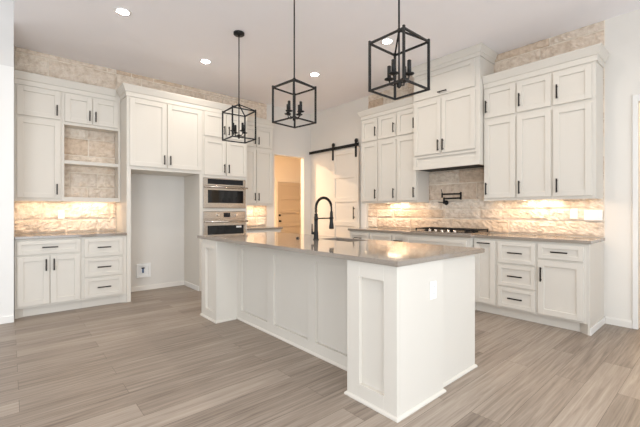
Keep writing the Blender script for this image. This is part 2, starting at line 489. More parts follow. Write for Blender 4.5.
def cabinet(name, label, o, u0, u1, nf, nb, z0, z1, doors=(), drawers=(), group=None, toe=None, extra=None, body=None, cat='cabinet'):
    uc = (u0 + u1) / 2
    t = thing(name, tuple(MB(o).P(uc, nb, 0 if toe else z0)), label, cat, group)
    m = MB(o)
    if body: body(m)
    elif toe: m.box(u0 + 0.0006, u1 - 0.0006, nf, nb, z0, z1)
    else: upper_box(m, u0 + 0.0006, u1 - 0.0006, nf, nb, z0, z1)
    m.build('body', CREAM, t)
    if toe:
        k = MB(o); k.box(u0 + 0.0006, u1 - 0.0006, nf + toe, nb, 0.0, z0)
        if extra: extra(k)
        k.build('toe_kick', CREAM, t)
    for d in doors:
        a, b, c, e, h = d[:5]
        dd = shaker(o, a, b, c, e, nf, d[5] if len(d) > 5 else 0.058).build('door', CREAM, t)
        if h: pull(o, dd, h[0], h[1], h[2], nf - 0.02, h[3] if len(h) > 3 else 0.135)
    for d in drawers:
        a, b, c, e, h = d[:5]
        dd = shaker(o, a, b, c, e, nf, 0.042).build('drawer', CREAM, t)
        if h: pull(o, dd, 'h', (a + b) / 2 + (h if isinstance(h, float) else 0), (c + e) / 2, nf - 0.02, 0.15)
    return t

NU, NB = 5.62, 5.25            # left wall: front of upper cabinets, front of deep and base cabinets
BU, BBF, BH = 4.50, 4.25, 4.40  # right wall: uppers, bases, hood
YW, XW = YA - 0.045, XB - 0.045      # backs of the cabinets at the stone face
ZT = 2.885

# ---- left wall, nook
cabinet('wall_cabinet', 'cream wall cabinet at far left, tall single door below a small one', 'A', 0.040, 0.505, NU, YW, 1.335, ZT,
        doors=[(0.066, 0.487, 2.372, 2.725, ('v', 0.452, 2.480)), (0.066, 0.487, 1.373, 2.338, ('v', 0.452, 1.485))])
def shelf_body(m):
    m.box(0.5062, 0.529, NU, YW, 1.335, ZT); m.box(1.148, 1.168, NU, YW, 1.335, ZT)
    m.box(0.5292, 1.1478, NU, YW, 2.325, ZT)
    m.box(0.5292, 1.1478, NU, YW, 1.335 + LIP, 1.390); m.box(0.5292, 1.1478, NU, NU + 0.02, 1.335, 1.335 + LIP)
t = cabinet('shelf_cabinet', 'cream wall cabinet with two small doors over an open stone-backed shelf bay', 'A', 0.506, 1.168, NU, YW, 1.335, ZT, body=shelf_body,
        doors=[(0.535, 0.832, 2.362, 2.715, ('v', 0.803, 2.470)), (0.842, 1.142, 2.362, 2.715, ('v', 0.872, 2.470))])
MB().box(0.5292, 1.1478, NU + 0.005, YW, 1.822, 1.868, 0.002).build('shelf', CREAM, t)

def foot(u, s, nf, toe, z, d=0.075):
    def f(m): m.prism([(u, nf), (u + s * d, nf + toe), (u, nf + toe)], 0.0, z)
    return f
cabinet('base_cabinet', 'cream base cabinet at far left with one wide drawer over two doors', 'A', 0.040, 0.672, NB, YA - 0.001, 0.105, 0.8895,
        doors=[(0.062, 0.352, 0.130, 0.690, ('v', 0.320, 0.585)), (0.362, 0.652, 0.130, 0.690, ('v', 0.394, 0.585))],
        drawers=[(0.062, 0.652, 0.712, 0.866, True)], toe=0.055, extra=foot(0.0415, 1, NB, 0.055, 0.105))
cabinet('base_cabinet', 'cream base cabinet of three drawers left of the tall fridge panel', 'A', 0.672, 1.168, NB, YA - 0.001, 0.105, 0.8895,
        drawers=[(0.695, 1.118, 0.640, 0.866, True), (0.695, 1.118, 0.390, 0.620, True), (0.695, 1.118, 0.130, 0.370, True)], toe=0.055, extra=foot(1.1665, -1, NB, 0.055, 0.105))
tag(MB().box(0.038, 1.168, 5.222, YA - 0.04, 0.890, 0.922, 0.003).build('countertop', QUARTZ), 'short taupe stone countertop on the far left base cabinets', 'countertop')

# ---- left wall, fridge surround
t = thing('fridge_surround', (1.69, 5.88, 0), 'tall cream surround of the empty refrigerator niche with two large doors above', 'cabinet')
m = MB().box(1.170, 1.221, NB, YA - 0.001, 0, ZT, 0.001); m.build('side_panel', CREAM, t)
m = MB().box(2.160, 2.2035, NB, YA - 0.001, 0, ZT, 0.001); m.build('side_panel', CREAM, t)
MB().box(1.2212, 2.1598, NB, YA - 0.001, 1.768, ZT).build('body', CREAM, t)
MB().box(2.148, 2.1598, NB + 0.02, YA - 0.018, 0, 0.072, 0.002).build('base_trim', WHITE, t)
for a, b, hu in ((1.205, 1.675, 1.640), (1.690, 2.185, 1.722)):
    d = shaker('A', a, b, 1.815, 2.722, NB, 0.062).build('door', CREAM, t); pull('A', d, 'v', hu, 1.925, NB - 0.02, 0.13)
# water box in the niche
t = thing('water_outlet_box', (1.54, YA, 0.24), 'white recessed water valve box low on the refrigerator niche wall', 'valve box')
m = MB()
m.box(1.44, 1.475, YA - 0.026, YA - 0.0005, 0.20, 0.41, 0.002); m.box(1.605, 1.64, YA - 0.026, YA - 0.0005, 0.20, 0.41, 0.002)
m.box(1.475, 1.605, YA - 0.026, YA - 0.0005, 0.37, 0.41, 0.002); m.box(1.475, 1.605, YA - 0.026, YA - 0.0005, 0.20, 0.24, 0.002)
m.box(1.475, 1.605, YA - 0.003, YA - 0.0005, 0.24, 0.37)
m.build('frame', PLASTIC, t)
MB().tube([(1.53, YA - 0.02, 0.27), (1.53, YA - 0.02, 0.335)], 0.011).tube([(1.53, YA - 0.02, 0.325), (1.53, YA - 0.003, 0.325)], 0.008).build('valve', BLUE, t)
MB().box(1.507, 1.553, YA - 0.03, YA - 0.02, 0.335, 0.352, 0.003).build('valve_lever', DARK, t)

# ---- left wall, oven tower
def tower_body(m):
    m.box(2.2045, 2.211, NB, YA - 0.001, 0.105, ZT); m.box(2.930, 2.964, NB, YA - 0.001, 0.105, ZT)
    m.box(2.2112, 2.9298, NB, YA - 0.001, 1.722, ZT); m.box(2.2112, 2.9298, NB, YA - 0.001, 1.207, 1.252)
    m.box(2.2112, 2.9298, NB, YA - 0.001, 0.105, 0.470)
TW = cabinet('oven_cabinet', 'tall cream cabinet holding the microwave and wall oven', 'A', 2.204, 2.964, NB, YA - 0.001, 0.105, ZT, body=tower_body, toe=0.06,
        doors=[(2.225, 2.575, 2.362, 2.728, ('v', 2.545, 2.475)), (2.590, 2.945, 2.362, 2.728, ('v', 2.622, 2.475)),
               (2.225, 2.575, 1.765, 2.322, ('v', 2.545, 1.875)), (2.590, 2.945, 1.765, 2.322, ('v', 2.622, 1.875))],
        drawers=[(2.225, 2.945, 0.14, 0.45, True)])

t = thing('microwave', (2.585, NB, 1.255), 'built-in stainless steel microwave above the wall oven', 'microwave')
F = NB - 0.018
MB().box(2.2130, 2.9285, NB + 0.001, NB + 0.40, 1.256, 1.718).build('housing', STEEL, t)
MB().box(2.2130, 2.9285, F, NB, 1.604, 1.718, 0.002).build('control_panel', STEEL, t)
MB().box(2.280, 2.880, F - 0.003, F, 1.625, 1.706, 0.001).build('display', DISPLAY, t)
d = MB().box(2.2130, 2.9285, F - 0.006, NB, 1.258, 1.600, 0.003).build('door', STEEL, t)
MB().box(2.280, 2.880, F - 0.009, F - 0.006, 1.335, 1.535, 0.001).build('glass', GLASSB, d)
MB().tube([(2.215, F - 0.05, 1.580), (2.935, F - 0.05, 1.580)], 0.013).tube([(2.28, F - 0.05, 1.58), (2.28, F - 0.004, 1.58)], 0.009).tube([(2.89, F - 0.05, 1.58), (2.89, F - 0.004, 1.58)], 0.009).build('handle', STEEL, d)

t = thing('wall_oven', (2.585, NB, 0.475), 'built-in stainless steel wall oven below the microwave', 'oven')
MB().box(2.2130, 2.9285, NB + 0.001, NB + 0.50, 0.474, 1.203).build('housing', STEEL, t)
cp = MB().box(2.2130, 2.9285, F, NB, 1.092, 1.203, 0.002).build('control_panel', STEEL, t)
MB().box(2.540, 2.650, F - 0.003, F, 1.112, 1.182, 0.001).build('display', DISPLAY, cp)
for u in (2.445, 2.755):
    MB('A').lathe(u, 1.148, [(0.024, F), (0.022, F - 0.012), (0.019, F - 0.028), (0.017, F - 0.030)], 18, 'n').build('knob', CHROME, cp)
d = MB().box(2.2130, 2.9285, F - 0.006, NB, 0.478, 1.080, 0.003).build('door', STEEL, t)
MB().box(2.275, 2.885, F - 0.009, F - 0.006, 0.620, 0.985, 0.001).build('glass', GLASSB, d)
MB().box(2.755, 2.845, F - 0.0105, F - 0.0092, 0.945, 0.972).build('sticker', PLASTIC, d)
MB().tube([(2.215, F - 0.055, 1.046), (2.935, F - 0.055, 1.046)], 0.014).tube([(2.28, F - 0.055, 1.046), (2.28, F - 0.004, 1.046)], 0.009).tube([(2.89, F - 0.055, 1.046), (2.89, F - 0.004, 1.046)], 0.009).build('handle', STEEL, d)

# ---- left wall, beyond the oven tower
cabinet('wall_cabinet', 'cream wall cabinet with four doors between oven tower and doorway', 'A', 2.966, 3.712, NU, YW, 1.310, ZT,
        doors=[(3.00, 3.345, 2.362, 2.720, ('v', 3.315, 2.475)), (3.36, 3.695, 2.362, 2.720, ('v', 3.392, 2.475)),
               (3.00, 3.345, 1.350, 2.318, ('v', 3.315, 1.465)), (3.36, 3.695, 1.350, 2.318, ('v', 3.392, 1.465))])
cabinet('base_cabinet', 'cream base cabinet half hidden behind the island beside the oven tower', 'A', 2.966, 3.640, NB, YA - 0.001, 0.105, 0.8895, toe=0.055,
        drawers=[(2.99, 3.62, 0.712, 0.866, True)], doors=[(2.99, 3.30, 0.13, 0.69, ('v', 3.27, 0.58)), (3.31, 3.62, 0.13, 0.69, ('v', 3.34, 0.58))])
tag(MB().box(2.966, 3.665, 5.222, YA - 0.04, 0.890, 0.922, 0.003).build('countertop', QUARTZ), 'small taupe countertop between the oven tower and the doorway', 'countertop')

# ---- right wall, uppers (handles on the far side of each door)
def upper_b(label, u0, u1, hs, group, z0=1.337):
    hu = u1 - 0.042 if hs > 0 else u0 + 0.042
    return cabinet('wall_cabinet', label, 'B', u0, u1, BU, XW, z0, ZT,
        doors=[(u0 + 0.010, u1 - 0.010, 2.365, 2.718, ('v', hu, 2.50, 0.15)), (u0 + 0.010, u1 - 0.010, 1.370, 2.325, ('v', hu, 1.485, 0.15))], group=group)
G1 = 'stacked door wall cabinets right of the range hood'
def end_body(m): upper_box(m, 0.8985, 1.2844, BU, XW, 1.337, ZT)
cabinet('wall_cabinet', 'cream wall cabinet nearest the right doorway, last of three', 'B', 0.898, 1.285, BU, XW, 1.337, ZT, body=end_body, group=G1,
        doors=[(0.930, 1.275, 2.365, 2.718, ('v', 1.233, 2.50, 0.15)), (0.930, 1.275, 1.370, 2.325, ('v', 1.233, 1.485, 0.15))])
upper_b('cream wall cabinet in the middle of the three right of the hood', 1.285, 1.653, 1, G1)
upper_b('cream wall cabinet directly against the right side of the range hood', 1.653, 2.034, 1, G1)
G2 = 'stacked door wall cabinets left of the range hood'
upper_b('cream wall cabinet directly against the left side of the range hood', 3.005, 3.370, -1, G2)
upper_b('cream wall cabinet in the middle of the three left of the hood', 3.370, 3.735, -1, G2)
upper_b('cream wall cabinet beside the sliding barn door, above lit stone', 3.735, 4.098, -1, G2)

# ---- range hood
t = thing('range_hood', (XB, 2.52, 1.79), 'cream cabinet-style range hood cover rising to the ceiling above the cooktop', 'range hood')
H0, H1 = 2.040, 3.001
MB('B').box(H0, H1, BH, XW, 1.985, 3.266).build('body', CREAM, t)
dd = shaker('B', H0 + 0.055, H1 - 0.02, 2.775, 3.120, BH, 0.06).build('door', CREAM, t); pull('B', dd, 'h', 2.53, 2.812, BH - 0.02, 0.13)
dd = shaker('B', H0 + 0.055, 2.553, 1.995, 2.735, BH, 0.06).build('door', CREAM, t); pull('B', dd, 'v', 2.588 - 0.065, 2.10, BH - 0.02, 0.15)
dd = shaker('B', 2.563, H1 - 0.02, 1.995, 2.735, BH, 0.06).build('door', CREAM, t); pull('B', dd, 'v', 2.595, 2.10, BH - 0.02, 0.15)
m = MB('B')
m.box(H0, H1, BH + 0.012, XW, 1.83, 1.9848)
m.prism([(H0, BH - 0.005), (H1, BH - 0.005), (H1, BH + 0.012), (H0, BH + 0.012)], 1.955, 1.984)
m.prism([(H0, BH - 0.012), (H1, BH - 0.012), (H1, BH + 0.0119), (H0, BH + 0.0119)], 1.79, 1.842, 0.002)
m.box(H0, H0 + 0.05, BH - 0.004, BH + 0.0118, 1.842, 1.955); m.box(H1 - 0.05, H1, BH - 0.004, BH + 0.0118, 1.842, 1.955)
m.box(H0, H0 + 0.02, BH + 0.012, XW, 1.79, 1.83); m.box(H1 - 0.02, H1, BH + 0.012, XW, 1.79, 1.83)
m.build('apron', CREAM, t)
MB('B').box(H0 + 0.021, H1 - 0.021, BH + 0.013, XW, 1.800, 1.829).build('vent_insert', DARK, t)

# ---- crowns
CROWN = [(0, 2.738), (0.012, 2.738), (0.012, 2.796), (0.022, 2.800), (0.052, 2.868), (0.056, 2.872), (0.056, 2.885), (0, 2.885)]
HCROWN = [(0, 3.135), (0.010, 3.135), (0.010, 3.185), (0.018, 3.190), (0.042, 3.250), (0.046, 3.254), (0.046, 3.267), (0, 3.267)]
e = 0.0006
def crown(o, path, label, prof=CROWN):
    return tag(MB(o).sweep(path, prof).build('crown_moulding', CREAM), label, 'moulding')
# on the left wall travel runs +x with the room on the right hand
crown('A', [(0.040, NU - e), (1.1095, NU - e)], 'cream crown moulding on the set-back cabinets at far left')
crown('A', [(1.170 - e, NU - 0.06), (1.170 - e, NB - e), (2.966 - e, NB - e), (2.966 - e + 0.0, NB - e + 0.001)][:3] , 'cream crown moulding over the fridge surround and oven tower')
crown('A', [(3.024, NU - e), (3.712 + e, NU - e), (3.712 + e, YW)], 'cream crown moulding on the wall cabinet next to the doorway')
crown('A', [(XW, 0.8985 - e)[::1], (XW, 0.8985 - e)] if False else [(BU - e, 2.034), (BU - e, 0.8985 - e), (XW, 0.8985 - e)], 'cream crown moulding on the three cabinets right of the hood')
crown('A', [(XW, 4.0985 + e), (BU - e, 4.0985 + e), (BU - e, 3.003)], 'cream crown moulding on the three cabinets left of the hood')
crown('A', [(XW, H1 + e), (BH - e, H1 + e), (BH - e, H0 - e), (XW, H0 - e)], 'wide cream crown moulding where the hood cover meets the ceiling', HCROWN)

# ---- right wall, bases
G3 = None
t = cabinet('base_cabinet', 'cream base cabinet with drawer over door at the right end', 'B', 0.915, 1.358, BBF, XB - 0.001, 0.105, 0.8895,
        doors=[(0.945, 1.345, 0.125, 0.690, ('v', 1.310, 0.545, 0.15))], drawers=[(0.945, 1.345, 0.712, 0.862, True)], toe=0.06,
        extra=foot(0.9165, 1, BBF, 0.06, 0.105))
MB('B').box(0.897, 0.9148, BBF, XB - 0.019, 0, 0.8895, 0.001).build('end_panel', CREAM, t)
MB('B').box(0.886, 0.8968, BBF, XB - 0.019, 0, 0.07, 0.002).build('base_trim', WHITE, t)
cabinet('base_cabinet', 'cream base cabinet of three drawers beside the narrow pull-out', 'B', 1.358, 1.772, BBF, XB - 0.001, 0.105, 0.8895,
        drawers=[(1.372, 1.758, 0.625, 0.862, True), (1.372, 1.758, 0.365, 0.603, True), (1.372, 1.758, 0.125, 0.345, True)], toe=0.06)
cabinet('base_cabinet', 'narrow cream pull-out cabinet right of the cooktop, horizontal pull on top', 'B', 1.772, 2.046, BBF, XB - 0.001, 0.105, 0.8895,
        doors=[(1.788, 2.030, 0.125, 0.862, ('h', 1.909, 0.833, 0.15))], toe=0.06)
BC = 4.17
cabinet('base_cabinet', 'cream base cabinet under the cooktop, stepped forward of its neighbours', 'B', 2.048, 3.000, BC, XB - 0.001, 0.105, 0.8895,
        drawers=[(2.09, 2.96, 0.66, 0.852, False), (2.09, 2.96, 0.40, 0.64, True), (2.09, 2.96, 0.13, 0.38, True)], toe=0.06)
cabinet('base_cabinet', 'cream base cabinet with a single drawer left against the cooktop cabinet', 'B', 3.002, 3.26, BBF, XB - 0.001, 0.105, 0.8895,
        drawers=[(3.015, 3.25, 0.70, 0.862, True)], doors=[(3.015, 3.25, 0.13, 0.68, ('v', 3.21, 0.58))], toe=0.06)
cabinet('base_cabinet', 'cream base cabinet with a plain drawer front left of the cooktop', 'B', 3.26, 3.70, BBF, XB - 0.001, 0.105, 0.8895,
        drawers=[(3.275, 3.685, 0.70, 0.862, False)], doors=[(3.275, 3.685, 0.13, 0.68, ('v', 3.64, 0.58))], toe=0.06)
cabinet('base_cabinet', 'cream base cabinet at the left end near the barn door', 'B', 3.70, 4.135, BBF, XB - 0.001, 0.105, 0.8895,
        drawers=[(3.715, 4.12, 0.70, 0.862, True)], doors=[(3.715, 4.12, 0.13, 0.68, ('v', 4.08, 0.58))], toe=0.06)
m = MB('B')
m.prism([(0.880, XW), (0.880, 4.222), (2.030, 4.222), (2.030, 4.142), (3.018, 4.142), (3.018, 4.222), (4.160, 4.222), (4.160, XW)], 0.890, 0.922, 0.003)
tag(m.build('countertop', QUARTZ), 'long taupe stone countertop under the cooktop along the right wall', 'countertop')

# cooktop
t = thing('cooktop', (4.55, 2.52, 0.922), 'stainless gas cooktop with black grates set in the long counter', 'cooktop')
MB('B').box(2.09, 2.97, 4.27, 4.79, 0.9222, 0.934, 0.003).build('plate', STEEL, t)
for a in (2.10, 2.395, 2.69):
    g = MB('B')
    b = a + 0.27
    for n0 in (4.385, 4.57, 4.755): g.box(a, b, n0, n0 + 0.014, 0.958, 0.972)
    for u in (a, a + 0.064, a + 0.128, a + 0.192, b - 0.014): g.box(u, u + 0.014, 4.385, 4.769, 0.957, 0.971)
    for u in (a, b - 0.014):
        for n0 in (4.385, 4.755): g.box(u, u + 0.014, n0, n0 + 0.014, 0.9342, 0.958)
    g.build('grate', BLACK, t)
for u, n in ((2.235, 4.48), (2.235, 4.67), (2.53, 4.57), (2.825, 4.48), (2.825, 4.67)):
    MB().lathe(n, u, [(0.045, 0.9342), (0.045, 0.944), (0.034, 0.946), (0.034, 0.953), (0.010, 0.955)], 20).build('burner', BLACK, t)
for u in (2.33, 2.42, 2.51, 2.60, 2.69):
    MB().lathe(4.325, u, [(0.021, 0.9342), (0.020, 0.946), (0.017, 0.962), (0.012, 0.964)], 18).build('knob', CHROME, t)

# pot filler
t = thing('pot_filler', (4.80, 2.722, 1.332), 'black folding pot filler faucet on the stone above the cooktop', 'faucet')
MB('B').lathe(2.722, 1.332, [(0.034, 4.812), (0.034, 4.800), (0.024, 4.792), (0.014, 4.790), (0.014, 4.735)], 20, 'n').build('mount', BLACK, t)
MB('B').tube([(2.722, 4.745, 1.315), (2.722, 4.745, 1.405)], 0.014).tube([(2.722, 4.745, 1.39), (2.46, 4.73, 1.39)], 0.012).build('lower_arm', BLACK, t)
MB('B').tube([(2.46, 4.73, 1.368), (2.46, 4.73, 1.472)], 0.013).tube([(2.46, 4.73, 1.45), (2.72, 4.69, 1.45)], 0.012).build('upper_arm', BLACK, t)
MB('B').tube([(2.72, 4.69, 1.468), (2.72, 4.69, 1.40)], [0.012, 0.011]).build('spout', BLACK, t)
MB('B').tube([(2.722, 4.735, 1.332), (2.80, 4.725, 1.338)], 0.006).build('lever', BLACK, t)
MB('B').tube([(2.72, 4.69, 1.47), (2.735, 4.69, 1.52)], 0.005).build('lever', BLACK, t)

# ---- island
IZ = 0.8895
t = thing('kitchen_island', (2.2, 2.65, 0), 'large cream kitchen island with panelled pillars at both ends', 'island')
MB().box(1.960, 2.73, 1.305, 4.02, 0.0, 0.60).box(1.960, 2.29, 1.305, 4.02, 0.60, IZ).box(2.7, 2.73, 1.305, 4.02, 0.60, IZ).box(2.29, 2.7, 1.305, 2.28, 0.6, IZ).box(2.29, 2.7, 3.0, 4.02, 0.6, IZ).build('body', CREAM, t)
m = MB(); m.box(1.713, 2.19, 1.262, 1.665, 0, IZ).build('pillar', CREAM, t)
m = MB(); m.box(1.713, 1.960, 3.642, 4.04, 0, IZ).build('pillar', CREAM, t)
def frame_panel(u0, u1, z0, z1, pu0, pu1, pz0, pz1, n0, n1, lip=0.012):
    """stiles and rails with a bevelled picture-frame lip; panel recessed"""
    m = MB('B')
    m.box(u0, pu0, n0, n1, z0, z1, 0.001); m.box(pu1, u1, n0, n1, z0, z1, 0.001); m.box(pu0, pu1, n0, n1, z0, pz0, 0.001); m.box(pu0, pu1, n0, n1, pz1, z1, 0.001)
    return m
frame_panel(1.262, 1.665, 0.0, IZ, 1.360, 1.557, 0.105, 0.790, 1.685, 1.7128).build('pillar_panel', CREAM, t)
frame_panel(3.642, 4.04, 0.0, IZ, 3.732, 3.932, 0.105, 0.790, 1.685, 1.7128).build('pillar_panel', CREAM, t)
m = MB('B')
cuts = [(1.75, 2.283), (2.383, 2.914), (3.021, 3.553)]
u = 1.6655
for a, b in cuts:
    m.box(u, a, 1.932, 1.9598, 0, IZ, 0.001); m.box(a, b, 1.932, 1.9598, 0, 0.105, 0.001); m.box(a, b, 1.932, 1.9598, 0.785, IZ, 0.001)
    u = b
m.box(u, 3.6415, 1.932, 1.9598, 0, IZ, 0.001)
m.build('back_panel', CREAM, t)
SH = [(0, 0), (0.014, 0), (0.014, 0.008), (0.010, 0.015), (0.003, 0.021), (0, 0.021)]
MB('A').sweep([(1.9318, 1.6658), (1.6848, 1.6658), (1.6848, 1.2618), (2.1902, 1.2618), (2.1902, 1.3048), (2.7302, 1.3048), (2.7302, 1.60)][::-1], [(-o, z) for o, z in SH]).build('base_moulding', CREAM, t)
MB('A').sweep([(1.9318, 3.6418), (1.9318, 1.68)][::-1], [(-o * 0.7, z) for o, z in SH]).build('base_moulding', CREAM, t)
MB('A').sweep([(1.944, 4.0402), (1.6848, 4.0402), (1.6848, 3.6418), (1.915, 3.6418)][::-1], [(-o, z) for o, z in SH]).build('base_moulding', CREAM, t)

# slab with the sink opening
def slab(x0, x1, y0, y1, hx0, hx1, hy0, hy1, z0, z1):
    m = MB(); t = bmesh.new()
    O = [(x0, y0), (x1, y0), (x1, y1), (x0, y1)]; I = [(hx0, hy0), (hx1, hy0), (hx1, hy1), (hx0, hy1)]
    ob, ot = [[t.verts.new((x, y, z)) for x, y in O] for z in (z0, z1)]
    ib, it = [[t.verts.new((x, y, z)) for x, y in I] for z in (z0, z1)]
    for i in range(4):
        j = (i + 1) % 4
        t.faces.new((ot[i], ot[j], it[j], it[i])); t.faces.new((ob[i], ib[i], ib[j], ob[j]))
        t.faces.new((ob[i], ob[j], ot[j], ot[i])); t.faces.new((ib[i], it[i], it[j], ib[j]))
    bmesh.ops.recalc_face_normals(t, faces=t.faces)
    ed = [e for e in t.edges if all(v in ot + ob for v in e.verts) and (all(v in ot for v in e.verts) or all(v in ob for v in e.verts) or (e.verts[0].co.xy - e.verts[1].co.xy).length < 1e-6)]
    bmesh.ops.bevel(t, geom=ed, offset=0.003, segments=2, affect='EDGES')
    me = bpy.data.meshes.new('t'); t.to_mesh(me); t.free(); m.bm.from_mesh(me); bpy.data.meshes.remove(me)
    return m
tag(slab(1.668, 2.765, 1.243, 4.125, 2.40, 2.685, 2.33, 2.80, 0.890, 0.922).build('countertop', QUARTZ), 'glossy taupe quartz countertop on the kitchen island', 'countertop')

# sink
t = thing('sink', (2.54, 2.565, 0.70), 'undermount stainless sink sunk into the island countertop', 'sink')
m = MB()
m.box(2.388, 2.697, 2.318, 2.812, 0.700, 0.705)
m.box(2.388, 2.393, 2.318, 2.812, 0.705, 0.889); m.box(2.692, 2.697, 2.318, 2.812, 0.705, 0.889)
m.box(2.393, 2.692, 2.318, 2.323, 0.705, 0.889); m.box(2.393, 2.692, 2.807, 2.812, 0.705, 0.889)
m.build('basin', STEEL, t)
MB().lathe(2.54, 2.565, [(0.04, 0.7052), (0.04, 0.708), (0.02, 0.709)], 18).build('drain', CHROME, t)

# faucet
t = thing('kitchen_faucet', (2.325, 2.735, 0.922), 'black spring-neck pull-down faucet standing on the island counter', 'faucet')
fx, fy = 2.325, 2.735
MB().lathe(fx, fy, [(0.030, 0.9222), (0.030, 0.928), (0.024, 0.934), (0.022, 1.00), (0.019, 1.01), (0.017, 1.18)], 20).build('base', BLACK, t)
pts = [(fx, fy, 1.18), (fx, fy, 1.24)]
for k in range(0, 25):
    a = math.pi - math.pi * 1.03 * k / 24
    pts.append((fx + 0.105 + 0.105 * math.cos(a), fy, 1.24 + 0.105 * math.sin(a)))
pts += [(fx + 0.211, fy, 1.205)]
MB().tube(pts, 0.0095, 10).build('hose', BLACK, t)
# coil wound round the arch
coil = []
import itertools
cum = [0.0]
V = [Vector(p) for p in pts]
for a, b in zip(V, V[1:]): cum.append(cum[-1] + (b - a).length)
L_ = cum[-1]; turns = 34; steps = turns * 8
for s in range(steps + 1):
    q = 0.02 + (L_ - 0.08) * s / steps; i = max(k for k in range(len(cum)) if cum[k] <= q); i = min(i, len(V) - 2)
    f = (q - cum[i]) / (cum[i + 1] - cum[i]); p = V[i].lerp(V[i + 1], f); d = (V[i + 1] - V[i]).normalized()
    s1 = Vector((0, 1, 0)); s2 = d.cross(s1).normalized(); a = 2 * math.pi * s * turns / steps
    c = p + (s1 * math.cos(a) + s2 * math.sin(a)) * 0.0125; coil.append(tuple(c))
MB().tube(coil, 0.0028, 6).build('spring_coil', BRONZE, t)
MB().tube([(fx, fy, 1.135), (fx + 0.20, fy, 1.135)], 0.007).lathe(fx, fy, [(0.021, 1.118), (0.021, 1.152)], 18).tube([(fx + 0.211, fy, 1.125), (fx + 0.211, fy, 1.147)], 0.021, 16).build('holder_arm', BLACK, t)
MB().lathe(fx + 0.211, fy, [(0.011, 1.21), (0.016, 1.19), (0.018, 1.10), (0.025, 1.045), (0.025, 1.025), (0.018, 1.022)], 18).build('spray_head', BLACK, t)
MB().tube([(fx, fy, 0.985), (fx - 0.005, fy + 0.055, 0.985)], 0.014).build('valve_body', BLACK, t)
MB().tube([(fx - 0.005, fy + 0.055, 0.985), (fx - 0.002, fy + 0.06, 1.08)], [0.008, 0.005]).build('lever', BLACK, t)
m = MB().lathe(2.285, 2.985, [(0.018, 0.9222), (0.018, 0.928), (0.012, 0.930), (0.012, 0.936), (0.004, 0.937)], 16)
tag(m.build('disposal_button', BLACK), 'small dark round button on the island left of the faucet', 'button')

# ---- outlets
def outlet(o, uc, zc, n, label, gang=1, group=None):
    t = thing('wall_outlet' if gang == 1 else 'switch_plate', tuple(MB(o).P(uc, n, zc)), label, 'outlet' if gang == 1 else 'switch', group)
    wd = 0.072 + 0.046 * (gang - 1)
    MB(o).box(uc - wd / 2, uc + wd / 2, n - 0.006, n - 0.0004, zc - 0.058, zc + 0.058, 0.002).build('plate', PLASTIC, t)
    for g in range(gang):
        u = uc + (g - (gang - 1) / 2) * 0.046
        if gang == 1:
            for s in (-1, 1):
                r = MB(o).box(u - 0.016, u + 0.016, n - 0.008, n - 0.006, zc + s * 0.021 - 0.014, zc + s * 0.021 + 0.014, 0.001).build('receptacle', PLASTIC, t)
                MB(o).box(u - 0.008, u - 0.006, n - 0.0084, n - 0.008, zc + s * 0.021 - 0.005, zc + s * 0.021 + 0.005).box(u + 0.006, u + 0.008, n - 0.0084, n - 0.008, zc + s * 0.021 - 0.005, zc + s * 0.021 + 0.005).build('slots', DARK, r)
        else:
            MB(o).box(u - 0.016, u + 0.016, n - 0.009, n - 0.006, zc - 0.032, zc + 0.032, 0.002).build('rocker', PLASTIC, t)
outlet('A', 2.062, 0.700, 1.262, 'white outlet on the plain end of the island')
outlet('A', 0.516, 1.165, YA - 0.042, 'white outlet on the stone backsplash at far left')
outlet('B', 1.163, 1.180, XB - 0.042, 'white outlet on the stone right of the cooktop')
outlet('B', 0.985, 1.166, XB - 0.042, 'wide white switch plate on the stone near the right doorway', 3)

# ---- under-cabinet LED bars
def led(o, u0, u1, n, z, label, power, col=WARM):
    t = tag(MB(o).box(u0, u1, n - 0.010, n + 0.010, z - 0.012, z - 0.0005, 0.001).build('led_light_bar', LEDM), label, 'light', 'warm light bars under the wall cabinets')
    p = MB(o).P((u0 + u1) / 2, n, z - 0.016)
    area('led_lamp', tuple(p), (0, 0, 0) if o == 'A' else (0, 0, math.radians(90)), u1 - u0, 0.02, power, col, 170)
led('A', 0.535, 0.64, 5.66, 1.335 + LIP, 'short glowing light bar at the front of the open shelf bay', 0.5)
led('B', 3.02, 3.35, 4.60, 1.337 + LIP, 'glowing light bar under the cabinet touching the hood on its left', 0.8)
led('A', 0.06, 0.49, 5.69, 1.335 + LIP, 'glowing light bar under the far left single-door wall cabinet', 0.55)
led('B', 3.75, 4.08, 4.60, 1.337 + LIP, 'glowing light bar under the cabinet beside the barn door', 0.8)
led('B', 0.93, 1.27, 4.60, 1.337 + LIP, 'glowing light bar under the cabinet nearest the right doorway', 0.8)
led('B', 1.67, 2.02, 4.60, 1.337 + LIP, 'glowing light bar under the cabinet touching the hood on its right', 0.9)
led('A', 0.66, 1.08, 5.76, 1.335 + LIP, 'glowing light bar under the open shelf bay at far left', 0.8)
led('A', 3.05, 3.66, 5.69, 1.310 + LIP, 'glowing light bar under the wall cabinet near the doorway', 1.7)
led('B', 3.385, 3.72, 4.735, 1.337 + LIP, 'glowing light bar under the cabinets left of the hood', 1.1)
led('B', 1.30, 1.635, 4.735, 1.337 + LIP, 'glowing light bar under the cabinets right of the hood', 1.1)

